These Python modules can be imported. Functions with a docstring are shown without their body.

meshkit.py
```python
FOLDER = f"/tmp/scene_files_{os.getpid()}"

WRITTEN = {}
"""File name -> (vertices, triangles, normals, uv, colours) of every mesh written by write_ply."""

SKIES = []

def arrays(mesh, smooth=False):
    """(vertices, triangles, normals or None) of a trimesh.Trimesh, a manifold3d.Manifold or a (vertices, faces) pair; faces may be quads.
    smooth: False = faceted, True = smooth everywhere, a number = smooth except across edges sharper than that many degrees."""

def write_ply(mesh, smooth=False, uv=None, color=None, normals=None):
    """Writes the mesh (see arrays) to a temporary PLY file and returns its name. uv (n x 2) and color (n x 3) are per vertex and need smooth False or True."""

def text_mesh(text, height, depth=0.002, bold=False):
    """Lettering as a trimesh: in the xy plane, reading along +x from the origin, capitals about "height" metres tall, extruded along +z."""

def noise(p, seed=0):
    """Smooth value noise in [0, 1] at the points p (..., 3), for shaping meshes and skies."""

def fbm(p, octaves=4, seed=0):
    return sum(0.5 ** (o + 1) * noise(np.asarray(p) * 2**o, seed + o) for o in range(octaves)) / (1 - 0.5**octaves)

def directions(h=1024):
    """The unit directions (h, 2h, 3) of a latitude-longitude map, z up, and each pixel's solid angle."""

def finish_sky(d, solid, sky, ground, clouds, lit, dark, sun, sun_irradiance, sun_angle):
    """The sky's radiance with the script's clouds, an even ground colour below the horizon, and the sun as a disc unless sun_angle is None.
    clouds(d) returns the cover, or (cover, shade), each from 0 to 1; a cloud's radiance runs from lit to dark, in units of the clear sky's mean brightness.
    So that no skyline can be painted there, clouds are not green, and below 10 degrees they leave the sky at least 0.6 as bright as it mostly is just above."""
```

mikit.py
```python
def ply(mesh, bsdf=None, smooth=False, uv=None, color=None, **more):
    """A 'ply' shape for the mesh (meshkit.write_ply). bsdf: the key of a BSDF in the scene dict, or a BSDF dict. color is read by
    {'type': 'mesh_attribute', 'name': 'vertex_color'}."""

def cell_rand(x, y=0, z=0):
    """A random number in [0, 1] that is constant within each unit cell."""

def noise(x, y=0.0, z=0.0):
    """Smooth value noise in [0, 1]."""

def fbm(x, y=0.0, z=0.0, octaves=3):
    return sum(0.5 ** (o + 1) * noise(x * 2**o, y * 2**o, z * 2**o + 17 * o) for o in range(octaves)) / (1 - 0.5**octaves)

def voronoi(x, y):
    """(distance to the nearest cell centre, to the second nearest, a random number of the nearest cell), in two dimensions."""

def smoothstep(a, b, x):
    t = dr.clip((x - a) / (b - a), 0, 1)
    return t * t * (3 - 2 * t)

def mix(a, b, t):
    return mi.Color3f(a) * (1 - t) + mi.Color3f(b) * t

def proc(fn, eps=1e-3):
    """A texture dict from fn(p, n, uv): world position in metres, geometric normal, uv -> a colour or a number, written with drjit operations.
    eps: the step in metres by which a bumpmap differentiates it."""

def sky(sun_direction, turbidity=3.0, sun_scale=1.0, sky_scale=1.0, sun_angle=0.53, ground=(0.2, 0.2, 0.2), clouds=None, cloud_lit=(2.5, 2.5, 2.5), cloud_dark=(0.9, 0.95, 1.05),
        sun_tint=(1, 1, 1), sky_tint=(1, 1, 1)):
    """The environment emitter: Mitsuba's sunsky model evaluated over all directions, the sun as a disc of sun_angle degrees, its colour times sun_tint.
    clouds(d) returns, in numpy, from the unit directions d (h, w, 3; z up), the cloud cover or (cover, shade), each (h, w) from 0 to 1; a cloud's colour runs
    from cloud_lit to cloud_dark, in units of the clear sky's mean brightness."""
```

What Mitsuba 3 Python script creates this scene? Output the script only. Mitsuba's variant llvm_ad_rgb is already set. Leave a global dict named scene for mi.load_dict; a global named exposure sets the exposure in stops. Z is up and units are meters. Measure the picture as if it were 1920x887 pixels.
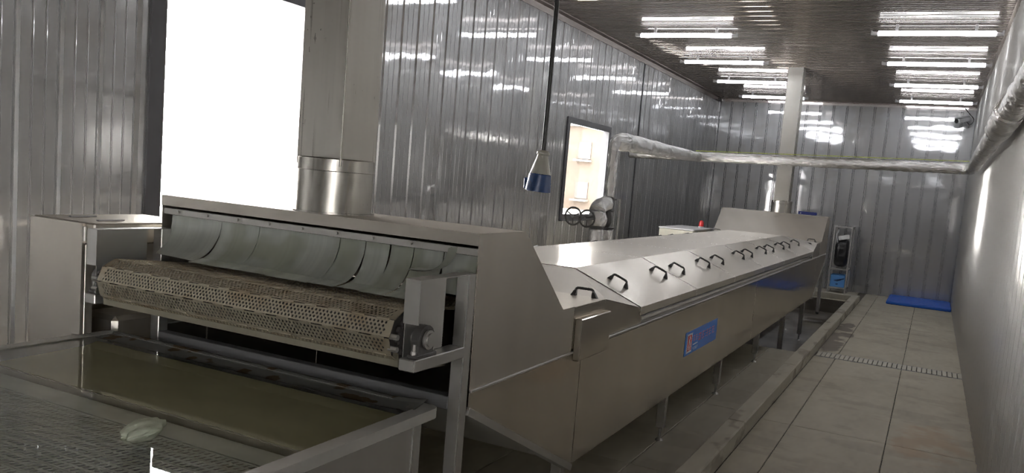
import math
import numpy as np, trimesh, drjit as dr, mitsuba as mi
import mikit, meshkit
from shapely.geometry import Polygon, LineString, Point, box as sbox
from shapely.ops import unary_union
from shapely import affinity

T = mi.ScalarTransform4f
scene, labels = {}, {}

# ---------------------------------------------------------------- camera, sky, exposure
exposure = 0.60
CAM = [0.0, 0.0, 1.7181]
FWD = [-0.426621, 0.898513, -0.103291]
UP = [-0.122021, 0.055981, 0.990948]
scene['camera'] = {'type': 'perspective', 'fov': 64.17807, 'fov_axis': 'x', 'near_clip': 0.05, 'far_clip': 500.0,
                   'principal_point_offset_x': -0.026917, 'principal_point_offset_y': -0.055940,
                   'to_world': T().look_at(origin=CAM, target=[CAM[i] + FWD[i] for i in range(3)], up=UP)}


def overcast(d):
    n = meshkit.fbm(d * 3.0, 4, 5)
    return np.full(d.shape[:2], 0.97), np.clip(0.15 + 0.25 * n, 0, 1)


SKY_SCALE = 130.0
scene['sky'] = mikit.sky((-0.55, 0.35, 0.75), turbidity=5.0, sun_scale=0.0, sky_scale=SKY_SCALE, ground=(0.55, 0.54, 0.52), clouds=overcast,
                         cloud_lit=(1.25, 1.22, 1.17), cloud_dark=(0.85, 0.85, 0.86))
TUBE_RADIANCE = 18.0
TUBE_COLOUR = (0.97, 1.0, 1.04)

# ---------------------------------------------------------------- room measures (metres)
XL, XR, YN, YF, H = -4.331, 0.486, -6.4, 17.297, 3.704


# ---------------------------------------------------------------- mesh helpers
def box(x0, x1, y0, y1, z0, z1, bev=0.0):
    if bev <= 0:
        b = trimesh.creation.box((x1 - x0, y1 - y0, z1 - z0))
        b.apply_translation(((x0 + x1) / 2, (y0 + y1) / 2, (z0 + z1) / 2))
        return b
    pts = []
    for ax in range(3):
        for i in range(8):
            s = [(i >> k) & 1 for k in range(3)]
            lo, hi = [x0, y0, z0], [x1, y1, z1]
            p = [(hi[k] if s[k] else lo[k]) for k in range(3)]
            for k in range(3):
                if k != ax:
                    p[k] += -bev if s[k] else bev
            pts.append(p)
    return trimesh.convex.convex_hull(np.array(pts))


def join(*m):
    m = [x for a in m for x in (a if isinstance(a, (list, tuple)) else [a])]
    return trimesh.util.concatenate(m)


AX = {'x': np.array([[0, 0, 1], [1, 0, 0], [0, 1, 0]], float),   # polygon (y, z) extruded along x
      'y': np.array([[1, 0, 0], [0, 0, 1], [0, 1, 0]], float),   # polygon (x, z) extruded along y (mirrored: faces fixed below)
      'z': np.eye(3)}


def prism(poly, axis, a, b):
    if not isinstance(poly, Polygon) and not hasattr(poly, 'geoms'):
        poly = Polygon(poly)
    ms = []
    for g in getattr(poly, 'geoms', [poly]):
        m = trimesh.creation.extrude_polygon(g, b - a, engine='earcut')
        m.vertices[:, 2] += a
        v = m.vertices @ AX[axis].T
        f = m.faces if np.linalg.det(AX[axis]) > 0 else m.faces[:, ::-1]
        ms.append(trimesh.Trimesh(v, f, process=False))
    return trimesh.util.concatenate(ms)


def sheet(line, th, axis, a, b):
    return prism(LineString(line).buffer(th / 2, cap_style=2, join_style=2), axis, a, b)


def ring(n, r, c=(0, 0), ph=0.0):
    t = np.arange(n) * 2 * np.pi / n + ph
    return np.stack([c[0] + r * np.cos(t), c[1] + r * np.sin(t)], 1)


def sweep(path, radius, n=12, cap=True):
    """A round tube along a path; radius a number, a list along the path, or an array (points, n)."""
    P = np.asarray(path, float)
    m = len(P)
    t = np.gradient(P, axis=0)
    t /= np.linalg.norm(t, axis=1, keepdims=True) + 1e-12
    ref = np.array([0, 0, 1.0]) if abs(t[0][2]) < 0.9 else np.array([1.0, 0, 0])
    u = np.cross(t[0], ref)
    u /= np.linalg.norm(u)
    U = [u]
    for k in range(1, m):
        u = U[-1] - t[k] * (U[-1] @ t[k])
        U.append(u / np.linalg.norm(u))
    U = np.array(U)
    W = np.cross(t, U)
    R = np.broadcast_to(np.asarray(radius, float).reshape(-1, 1) if np.ndim(radius) < 2 else radius, (m, n)) if np.ndim(radius) else np.full((m, n), radius)
    a = np.arange(n) * 2 * np.pi / n
    V = P[:, None] + R[..., None] * (np.cos(a)[None, :, None] * U[:, None] + np.sin(a)[None, :, None] * W[:, None])
    V = V.reshape(-1, 3)
    i, j = np.meshgrid(np.arange(m - 1), np.arange(n), indexing='ij')
    q = np.stack([i * n + j, i * n + (j + 1) % n, (i + 1) * n + (j + 1) % n, (i + 1) * n + j], -1).reshape(-1, 4)
    F = np.vstack([q[:, [0, 1, 2]], q[:, [0, 2, 3]]])
    if cap:
        V = np.vstack([V, P[:1], P[-1:]])
        k = np.arange(n)
        F = np.vstack([F, np.stack([np.full(n, m * n), (k + 1) % n, k], 1), np.stack([np.full(n, m * n + 1), (m - 1) * n + k, (m - 1) * n + (k + 1) % n], 1)])
    return trimesh.Trimesh(V, F, process=False)


def cyl(p0, p1, r, n=16, r1=None):
    return sweep([p0, p1], [r, r if r1 is None else r1], n)


def smooth_path(pts, step=0.03, rad=0.1):
    """Polyline with rounded corners, evenly resampled."""
    pts = [np.asarray(p, float) for p in pts]
    out = [pts[0]]
    for k in range(1, len(pts) - 1):
        a, b, c = pts[k - 1], pts[k], pts[k + 1]
        d0, d1 = (a - b) / np.linalg.norm(a - b), (c - b) / np.linalg.norm(c - b)
        s, e = b + d0 * rad, b + d1 * rad
        for t in np.linspace(0, 1, 7):
            out.append((1 - t) ** 2 * s + 2 * t * (1 - t) * b + t * t * e)
    out.append(pts[-1])
    out = np.array(out)
    L = np.r_[0, np.cumsum(np.linalg.norm(np.diff(out, axis=0), axis=1))]
    s = np.linspace(0, L[-1], max(2, int(L[-1] / step) + 1))
    return np.stack([np.interp(s, L, out[:, k]) for k in range(3)], 1)


used = {}


def key(base):
    k = used.get(base, 0)
    used[base] = k + 1
    return base if k == 0 else f'{base}_{k:03d}'


def put(name, mesh, mat, parent=None, smooth=False, label=None, **more):
    k = key(f'{parent}__{name}' if parent else name)
    scene[k] = mikit.ply(mesh, mat, smooth, **more)
    if label:
        labels[k] = {'label': label}
    return k


def again(name, source, parent, to_world=None, label=None, mat=None):
    k = key(f'{parent}__{name}' if parent else name)
    scene[k] = dict(scene[source])
    if to_world is not None:
        scene[k]['to_world'] = to_world
    if mat:
        scene[k]['bsdf'] = {'type': 'ref', 'id': mat}
    if label:
        labels[k] = {'label': label}
    return k


def thing(name, label, cat, group=None):
    """A thing whose own mesh is one of its parts: only the key and its words."""
    k = key(name)
    labels[k] = {'label': label, 'category': cat}
    if group:
        labels[k]['group'] = group
    return k


def tag(k, label, cat, group=None, kind=None):
    labels[k] = {'label': label, 'category': cat}
    if group:
        labels[k]['group'] = group
    if kind:
        labels[k]['kind'] = kind
    return k


def struct(name, mesh, mat, smooth=False, label=None):
    k = put(name, mesh, mat, None, smooth)
    labels[k] = {'kind': 'structure'}
    if label:
        labels[k]['label'] = label
    return k


# ---------------------------------------------------------------- materials
def fx(fn, eps=1e-3):
    return mikit.proc(fn, eps)


def metal(rgb, alpha, bump=None, eps=2e-3):
    b = {'type': 'roughconductor', 'material': 'none', 'distribution': 'ggx', 'alpha': alpha,
         'specular_reflectance': {'type': 'rgb', 'value': list(rgb)} if not callable(rgb) else fx(rgb)}
    if bump:
        b = {'type': 'bumpmap', 'arbitrary': fx(bump, eps), 'scale': 1.0, 'nested': b}
    return {'type': 'twosided', 'nested': b}


def sheen_metal(rgb, alpha_soft, alpha_sharp, part, bump=None, eps=2e-3, sharp=None):
    """Rolled sheet: a soft lobe and a share of mirror-like reflection."""
    def one(a, c):
        return {'type': 'roughconductor', 'material': 'none', 'distribution': 'ggx', 'alpha': a,
                'specular_reflectance': {'type': 'rgb', 'value': list(c)} if not callable(c) else fx(c)}
    b = {'type': 'blendbsdf', 'weight': part, 'first': one(alpha_soft, rgb), 'second': one(alpha_sharp, sharp or rgb)}
    if bump:
        b = {'type': 'bumpmap', 'arbitrary': fx(bump, eps), 'scale': 1.0, 'nested': b}
    return {'type': 'twosided', 'nested': b}


def paint(rgb, rough=0.5, spec=0.5, bump=None, eps=2e-3):
    b = {'type': 'principled', 'base_color': {'type': 'rgb', 'value': list(rgb)} if not callable(rgb) else fx(rgb), 'roughness': rough, 'specular': spec}
    if bump:
        b = {'type': 'bumpmap', 'arbitrary': fx(bump, eps), 'scale': 1.0, 'nested': b}
    return {'type': 'twosided', 'nested': b}


N, FB, SS, MX = mikit.noise, mikit.fbm, mikit.smoothstep, mikit.mix


def wall_bump(p, n, uv):        # oil-canned, finely ribbed sheet; the ribs run up (z)
    s = p.x + p.y
    return 0.00075 * N(s * 4.6, p.z * 5.2, 1.3) + 0.0012 * N(s * 1.7, p.z * 1.9, 3.0) + 0.00040 * N(s * 9.0, p.z * 9.5, 6.0)


def ceil_bump(p, n, uv):        # the ribs run across (x)
    return 0.0003 * N(p.x * 2.5, p.y * 5, 7.0)


def sheet_bump(p, n, uv):       # wavy thin stainless sheet with an upright grain
    s = p.x + p.y
    return 0.0022 * N(p.x * 2.4, p.y * 2.4, p.z * 2.4) + 0.0009 * N(s * 9, p.z * 1.6) + 0.00004 * N(s * 140, p.z * 6)


def lid_bump(p, n, uv):
    return 0.0095 * N(p.x * 2.0, p.y * 1.1, 1.0) + 0.00006 * N(p.x * 70, p.y * 6, 4.0)


def steel_tone(p, n, uv):
    g = FB(p.x * 5 + p.y * 5, p.z * 1.2, p.y * 0.7, 3)
    return MX((0.50, 0.465, 0.415), (0.60, 0.562, 0.508), g)


def wall_tone(p, n, uv):
    g = FB((p.x + p.y) * 9, p.z * 0.8, 5.0, 3)
    w = SS(0.56, 0.72, FB(p.x * 2 + p.y * 2.2, p.z * 2.6, 9.0, 4))
    return MX(MX((0.365, 0.366, 0.370), (0.47, 0.472, 0.476), g), (0.33, 0.32, 0.305), 0.45 * w)


scene['wall_steel'] = sheen_metal(wall_tone, 0.28, 0.003, 0.30, wall_bump, sharp=(0.60, 0.60, 0.605))
scene['wall_dull'] = sheen_metal((0.66, 0.65, 0.635), 0.48, 0.02, 0.22, wall_bump)
scene['ceiling_steel'] = sheen_metal((0.40, 0.365, 0.345), 0.22, 0.004, 0.45, ceil_bump)
scene['sheet_steel'] = sheen_metal(steel_tone, 0.25, 0.008, 0.82, sheet_bump)
scene['lid_steel'] = sheen_metal((0.74, 0.70, 0.645), 0.22, 0.02, 0.27, lid_bump)
scene['hood_steel'] = metal(steel_tone, 0.22, sheet_bump)
scene['bar_steel'] = metal((0.56, 0.55, 0.53), 0.22)
scene['edge_steel'] = metal((0.62, 0.61, 0.59), 0.30)


def duct_tone(p, n, uv):
    s = (p.x + p.y)
    run = SS(0.70, 0.82, N(s * 120, p.z * 2.2, 2.0)) * SS(0.50, 0.70, N(s * 14, p.z * 3.0, 6.0))
    spot = SS(0.90, 0.94, N(s * 75, p.z * 60, 1.0)) * SS(0.5, 0.6, N(s * 6, p.z * 4, 3.0))
    g = FB(s * 30, p.z * 1.0, 4.0, 3)
    return MX(MX((0.37, 0.357, 0.327), (0.46, 0.443, 0.41), g), (0.17, 0.16, 0.145), dr.clip(0.75 * run + 0.8 * spot, 0, 1))


scene['duct_steel'] = metal(duct_tone, 0.15, sheet_bump)
scene['dark_steel'] = metal((0.22, 0.22, 0.225), 0.35)
scene['iron'] = paint((0.035, 0.033, 0.032), 0.45)
scene['black_plastic'] = paint((0.018, 0.018, 0.018), 0.35)
scene['frame_grey'] = paint((0.050, 0.050, 0.056), 0.42)
scene['white_plastic'] = paint((0.62, 0.62, 0.57), 0.35)
scene['navy_plastic'] = paint((0.009, 0.034, 0.115), 0.35)
scene['cable_black'] = paint((0.012, 0.012, 0.013), 0.4)
scene['cap_white'] = paint((0.55, 0.55, 0.56), 0.4)
scene['red_plastic'] = paint((0.50, 0.02, 0.02), 0.3)
scene['beige_paint'] = paint((0.46, 0.44, 0.37), 0.45)
scene['mat_blue'] = paint((0.014, 0.10, 0.48), 0.45)
scene['sign_blue'] = paint((0.012, 0.11, 0.40), 0.35)
scene['sign_red'] = paint((0.50, 0.04, 0.05), 0.4)
scene['sign_pink'] = paint((0.42, 0.17, 0.30), 0.4)
scene['sign_white'] = paint((0.66, 0.70, 0.76), 0.4)
scene['plate_navy'] = paint((0.015, 0.025, 0.17), 0.4)
scene['carton_blue'] = paint((0.09, 0.27, 0.60), 0.5)
scene['carton_dark'] = paint((0.012, 0.04, 0.12), 0.5)
scene['paper'] = paint((0.72, 0.72, 0.70), 0.6)
scene['bag_film'] = paint((0.014, 0.014, 0.015), 0.3, bump=lambda p, n, uv: 0.012 * FB(p.x * 14, p.y * 14, p.z * 14, 3))
scene['wire_green'] = paint((0.42, 0.46, 0.05), 0.5)
scene['rubber'] = paint((0.03, 0.03, 0.03), 0.6)


def foil_bump(p, n, uv):
    return 0.022 * dr.abs(FB(p.x * 38, p.y * 38, p.z * 38, 3) - 0.5)


scene['foil'] = metal((0.88, 0.875, 0.87), 0.10, foil_bump)


def concrete_tone(p, n, uv):
    g = FB(p.x * 3.0, p.y * 2.0, 1.0, 4)
    m = FB(p.x * 26, p.y * 9, 2.0, 3)
    c = MX((0.235, 0.215, 0.170), (0.35, 0.325, 0.262), 0.65 * g + 0.35 * m)
    dirt = SS(0.58, 0.70, FB(p.x * 2.2 + 3, p.y * 4.5, 4.0, 4))
    c = MX(c, (0.15, 0.13, 0.10), 0.22 * dirt)
    rust = SS(0.30, 0.80, FB(p.x * 4.5, p.y * 5.5, 8.0, 4) * SS(1.0, 0.35, dr.sqrt(dr.square((p.x - 0.16) / 0.42) + dr.square((p.y - 6.6) / 1.1))) * 1.35)
    c = MX(c, (0.27, 0.175, 0.095), 0.55 * rust)
    wet = SS(0.40, 0.62, FB(p.x * 5, p.y * 3.5, 6.0, 3) * SS(1.0, 0.45, dr.sqrt(dr.square((p.x + 0.93) / 0.24) + dr.square((p.y - 11.3) / 2.0))) * 1.4)
    return MX(c, (0.075, 0.060, 0.050), 0.8 * wet)


def concrete_bump(p, n, uv):
    return 0.0015 * FB(p.x * 30, p.y * 30, p.z * 30, 3)


scene['concrete'] = paint(concrete_tone, 0.62, 0.35, concrete_bump)


def kerb_tone(p, n, uv):
    g = FB(p.x * 8, p.y * 3.0, p.z * 8 + 1.0, 4)
    d = SS(0.54, 0.66, FB(p.x * 5 + 1, p.y * 3.2, p.z * 6, 4))
    return MX(MX((0.25, 0.235, 0.19), (0.36, 0.34, 0.285), g), (0.12, 0.10, 0.08), 0.55 * d)


scene['kerb_concrete'] = paint(kerb_tone, 0.65, 0.3, concrete_bump)
scene['cover_grey'] = paint((0.36, 0.345, 0.30), 0.6)
scene['joint_dark'] = paint((0.06, 0.052, 0.042), 0.8)


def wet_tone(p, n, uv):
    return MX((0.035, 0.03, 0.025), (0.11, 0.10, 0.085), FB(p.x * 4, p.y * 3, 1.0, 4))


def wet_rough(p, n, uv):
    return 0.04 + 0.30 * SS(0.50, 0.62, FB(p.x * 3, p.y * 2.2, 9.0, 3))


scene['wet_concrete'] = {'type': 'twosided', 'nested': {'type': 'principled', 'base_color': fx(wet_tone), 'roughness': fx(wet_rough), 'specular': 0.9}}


def strip_tone(p, n, uv):
    s = FB(p.x * 48, p.z * 1.5 + p.y, 1.0, 3)
    alg = SS(0.45, 0.75, FB(p.x * 7, p.z * 9, 5.0, 3))
    c = MX((0.29, 0.312, 0.29), (0.43, 0.455, 0.42), s)
    return MX(c, (0.19, 0.205, 0.125), 0.5 * alg)


scene['strip_pvc'] = {'type': 'twosided', 'nested': {'type': 'principled', 'base_color': fx(strip_tone), 'roughness': 0.28, 'specular': 0.5}}


def belt_tone(p, n, uv):
    g = FB(p.x * 6, p.y * 20, p.z * 20, 3)
    b = SS(0.5, 0.7, FB(p.x * 11, p.y * 14, p.z * 14 + 3, 3))
    return MX(MX((0.47, 0.42, 0.32), (0.60, 0.55, 0.44), g), (0.30, 0.22, 0.13), 0.6 * b)


scene['belt_steel'] = metal(belt_tone, 0.34)
scene['tray_steel'] = metal((0.36, 0.335, 0.26), 0.38)


def flange_tone(p, n, uv):
    st = SS(0.60, 0.66, FB(p.x * 14, p.y * 14, 2.0, 3))
    return MX((0.24, 0.24, 0.225), (0.13, 0.08, 0.035), 0.85 * st)


scene['flange_steel'] = metal(flange_tone, 0.40)
scene['rim_steel'] = metal((0.76, 0.75, 0.72), 0.42)


def pan_tone(p, n, uv):
    g = FB(p.x * 4, p.y * 6, 1.0, 4)
    return MX((0.145, 0.135, 0.078), (0.20, 0.188, 0.115), g)


scene['pan_olive'] = paint(pan_tone, 0.7, 0.2)
scene['wet_belt'] = paint(lambda p, n, uv: MX((0.22, 0.232, 0.19), (0.33, 0.345, 0.29), FB(p.x * 7, p.y * 10, 1.0, 3)), 0.55, 0.3)
scene['water'] = {'type': 'thindielectric', 'int_ior': 1.22, 'ext_ior': 1.0}
scene['pane'] = {'type': 'thindielectric', 'int_ior': 1.5, 'ext_ior': 1.0}
scene['rag_cloth'] = paint(lambda p, n, uv: MX((0.24, 0.26, 0.19), (0.46, 0.48, 0.40), FB(p.x * 60, p.y * 22, p.z * 30, 3)), 0.85, 0.1)
scene['facade'] = paint((0.062, 0.046, 0.033), 0.8)
scene['facade_light'] = paint((0.11, 0.10, 0.085), 0.8)
scene['facade_glass'] = paint((0.036, 0.028, 0.022), 0.3)
scene['yard_concrete'] = paint((0.55, 0.54, 0.52), 0.85)

# ---------------------------------------------------------------- the room: panels
SINGLE = [(0.0, -0.010), (0.003, -0.010), (0.019, 0.0), (0.076, 0.0), (0.081, 0.0018), (0.085, 0.0018), (0.090, 0.0), (0.148, 0.0), (0.153, 0.0018),
          (0.157, 0.0018), (0.162, 0.0), (0.216, 0.0), (0.232, -0.010), (0.235, -0.010)]
DEEP = [(0.0, -0.018), (0.006, -0.018), (0.018, 0.0), (0.066, 0.0), (0.076, 0.010), (0.084, 0.010), (0.094, 0.0), (0.142, 0.0), (0.152, 0.010),
        (0.160, 0.010), (0.170, 0.0), (0.217, 0.0), (0.229, -0.018), (0.235, -0.018)]
DOUBLE = [(0.0, -0.003), (0.006, -0.003), (0.008, -0.036), (0.021, -0.036), (0.024, 0.0), (0.2295, 0.0), (0.2325, -0.036), (0.2455, -0.036), (0.2475, -0.003), (0.2535, -0.003)]
CEILP = [(0.0, -0.020), (0.012, -0.020), (0.022, 0.0), (0.062, 0.0), (0.070, -0.012), (0.082, -0.012), (0.090, 0.0), (0.145, 0.0), (0.153, -0.012),
         (0.165, -0.012), (0.173, 0.0), (0.213, 0.0), (0.223, -0.020), (0.235, -0.020)]


def panel_mesh(prof, O, S, Nn, Tt, t0, t1):
    O, S, Nn, Tt = (np.asarray(a, float) for a in (O, S, Nn, Tt))
    base = np.array([O + s * S + d * Nn for s, d in prof])
    n = len(base)
    V = np.vstack([base + t0 * Tt, base + t1 * Tt])
    i = np.arange(n - 1)
    F = np.stack([i, i + 1, i + 1 + n, i + n], 1)
    if np.cross(S, Tt) @ Nn < 0:
        F = F[:, ::-1]
    return (V, F)


W1 = (3.49, 5.16, 1.20, 2.86)      # window 1: y0, y1, z0, z1 of the opening in the left wall
W2 = (9.62, 11.05, 1.25, 2.475)
W0 = (-2.75, -0.75, 0.95, 2.90)    # one in the right wall, behind the camera

# left wall: a backing with two openings, then the steel panels
bx0, bx1 = XL - 0.065, XL - 0.020
back = [box(bx0, bx1, YN, W1[0], -.1, H + .05), box(bx0, bx1, W1[1], W2[0], -.1, H + .05), box(bx0, bx1, W2[1], YF + 0.12, -.1, H + .05)]
for w in (W1, W2):
    back += [box(bx0, bx1, w[0], w[1], -.1, w[2]), box(bx0, bx1, w[0], w[1], w[3], H + .05)]
struct('wall_left', join(back), 'dark_steel')
rx0, rx1 = XR + 0.020, XR + 0.065
struct('wall_right', join(box(rx0, rx1, YN, W0[0], -.1, H + .05), box(rx0, rx1, W0[1], YF + 0.12, -.1, H + .05), box(rx0, rx1, W0[0], W0[1], -.1, W0[2]), box(rx0, rx1, W0[0], W0[1], W0[3], H + .05)), 'dark_steel')
struct('wall_far', box(XL - 0.06, XR + 0.06, YF + 0.042, YF + 0.14, -.1, H + .05), 'dark_steel')
struct('wall_near', box(XL - 0.06, XR + 0.06, YN - 0.14, YN - .042, -.1, H + .05), 'dark_steel')
struct('ceiling', box(XL - 0.14, XR + 0.14, YN - 0.12, YF + 0.14, H + 0.024, H + 0.10), 'dark_steel')

PER = 0.235
y = 2.66 - 38 * PER
first = None
while y < YF - 0.01:
    w = min(PER, YF - y)
    prof = [(s * w / PER, d) for s, d in SINGLE]
    spans = [(0.0, H)]
    for wy0, wy1, z0, z1 in (W1, W2):
        if y + w > wy0 and y < wy1:
            a, b = max(0, wy0 - y), min(w, wy1 - y)
            spans = [(0.0, z0), (z1, H)]
            for lo, hi in ((0, a), (b, w)):          # the sliver beside the opening
                if hi - lo > 0.004:
                    s0 = np.linspace(lo, hi, 6)
                    sl = [(s, float(np.interp(s, [q[0] for q in prof], [q[1] for q in prof]))) for s in s0]
                    put('panel', panel_mesh(sl, (XL, y, 0), (0, 1, 0), (1, 0, 0), (0, 0, 1), z0, z1), 'wall_steel', 'wall_left')
    if y > YN - 0.3:
        for z0, z1 in spans:
            put('panel', panel_mesh(prof, (XL, max(y, y), 0), (0, 1, 0), (1, 0, 0), (0, 0, 1), z0, z1), 'wall_steel', 'wall_left')
    y += PER
y = YN
while y < YF - 0.01:
    w = min(PER, YF - y)
    prof = [(s * w / PER, d) for s, d in DEEP]
    cuts = [(0, w, 0, H)]
    if y + w > W0[0] and y < W0[1]:
        a, b = max(0, W0[0] - y), min(w, W0[1] - y)
        cuts = [(lo, hi, 0, H) for lo, hi in ((0, a), (b, w)) if hi - lo > .004] + [(a, b, 0, W0[2]), (a, b, W0[3], H)]
    for a, b, z0, z1 in cuts:
        pr_ = [(q, float(np.interp(q, [t[0] for t in prof], [t[1] for t in prof]))) for q in sorted({a, b} | {t[0] for t in prof if a < t[0] < b})]
        put('panel', panel_mesh(pr_, (XR - 0.010, y, 0), (0, 1, 0), (-1, 0, 0), (0, 0, 1), z0, z1), 'wall_dull', 'wall_right')
    y += PER
k = 0
while XL + k * 0.2535 < XR - 0.01:
    x = XL + k * 0.2535
    put('panel', panel_mesh(DOUBLE, (x, YF, 0), (1, 0, 0), (0, -1, 0), (0, 0, 1), 0, H), 'wall_steel', 'wall_far')
    put('panel', panel_mesh(DOUBLE, (x, YN, 0), (1, 0, 0), (0, 1, 0), (0, 0, 1), 0, H), 'wall_steel', 'wall_near')
    k += 1
y = YN
while y < YF - 0.01:
    w = min(PER, YF - y)
    put('panel', panel_mesh([(s * w / PER, d) for s, d in CEILP], (0, y, H), (0, 1, 0), (0, 0, -1), (1, 0, 0), XL, XR), 'ceiling_steel', 'ceiling')
    y += PER

struct('trim_1', prism([(XL, H), (XL, H - 0.085), (XL + 0.012, H - 0.085), (XL + 0.016, H - 0.018), (XL + 0.085, H - 0.014), (XL + 0.085, H)], 'y', YN, YF), 'ceiling_steel')
struct('trim_2', prism([(YF, H), (YF, H - 0.06), (YF - 0.012, H - 0.06), (YF - 0.016, H - 0.014), (YF - 0.06, H - 0.012), (YF - 0.06, H)], 'x', XL + 0.09, XR), 'ceiling_steel')
struct('trim_3', prism([(XR, H), (XR, H - 0.05), (XR - 0.010, H - 0.05), (XR - 0.014, H - 0.012), (XR - 0.05, H - 0.010), (XR - 0.05, H)], 'y', YN, YF - 0.06), 'ceiling_steel')
struct('trim_4', box(XL - 0.002, XL + 0.010, 12.30, 12.335, 0, H - 0.09), 'frame_grey')


def window(n, w, fw, split, X=XL, s=1):
    def sx(a, b):
        return (X + a, X + b) if s > 0 else (X - b, X - a)

    y0, y1, z0, z1 = w
    o, i = sbox(y0 - 0.05, z0 - 0.05, y1 + 0.05, z1 + 0.05), sbox(y0 + fw, z0 + fw, y1 - fw, z1 - fw)
    fr = prism(o.difference(i), 'x', *sx(-0.012, 0.018))
    rv = prism(sbox(y0 - 0.002, z0 - 0.002, y1 + 0.002, z1 + 0.002).difference(i.buffer(0.004, join_style=2)), 'x', *sx(-0.07, -0.012))
    k = struct(f'window_{n}', join(fr, rv), 'frame_grey')
    put('pane', box(*sx(-0.036, -0.035), y0 + fw, y1 - fw, z0 + fw, z1 - fw), 'pane', k)
    for q in split:
        put('mullion', box(*sx(-0.05, -0.025), q - 0.02, q + 0.02, z0 + fw, z1 - fw, 0.004), 'cap_white', k)
    put('sill', box(*sx(-0.03, 0.035), y0 - 0.04, y1 + 0.04, z0 - 0.06, z0 - 0.045, 0.003), 'frame_grey', k)


window(1, W1, 0.055, [])
window(2, W2, 0.028, [])
window(3, W0, 0.055, [], XR, -1)

# floor: a bed with a pit, slabs on it with recessed joints
PIT = (-2.2, -1.158, 9.60, 15.45)
bed = [box(XL - .02, XR + .02, YN - .06, PIT[2], -0.12, -0.008), box(XL - .02, XR + .02, PIT[3], YF + .06, -0.12, -0.008),
       box(XL - .02, PIT[0], PIT[2], PIT[3], -0.12, -0.008), box(PIT[1], XR + .02, PIT[2], PIT[3], -0.12, -0.008)]
fl = struct('floor', join(bed), 'joint_dark')
DR0, DR1 = 9.57, 9.87


def slab(x0, x1, y0, y1, z=0.0):
    g = 0.003
    put('slab', box(x0 + g, x1 - g, y0 + 0.0012, y1 - 0.0012, -0.03, z, 0.0035), 'concrete', fl)


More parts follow.
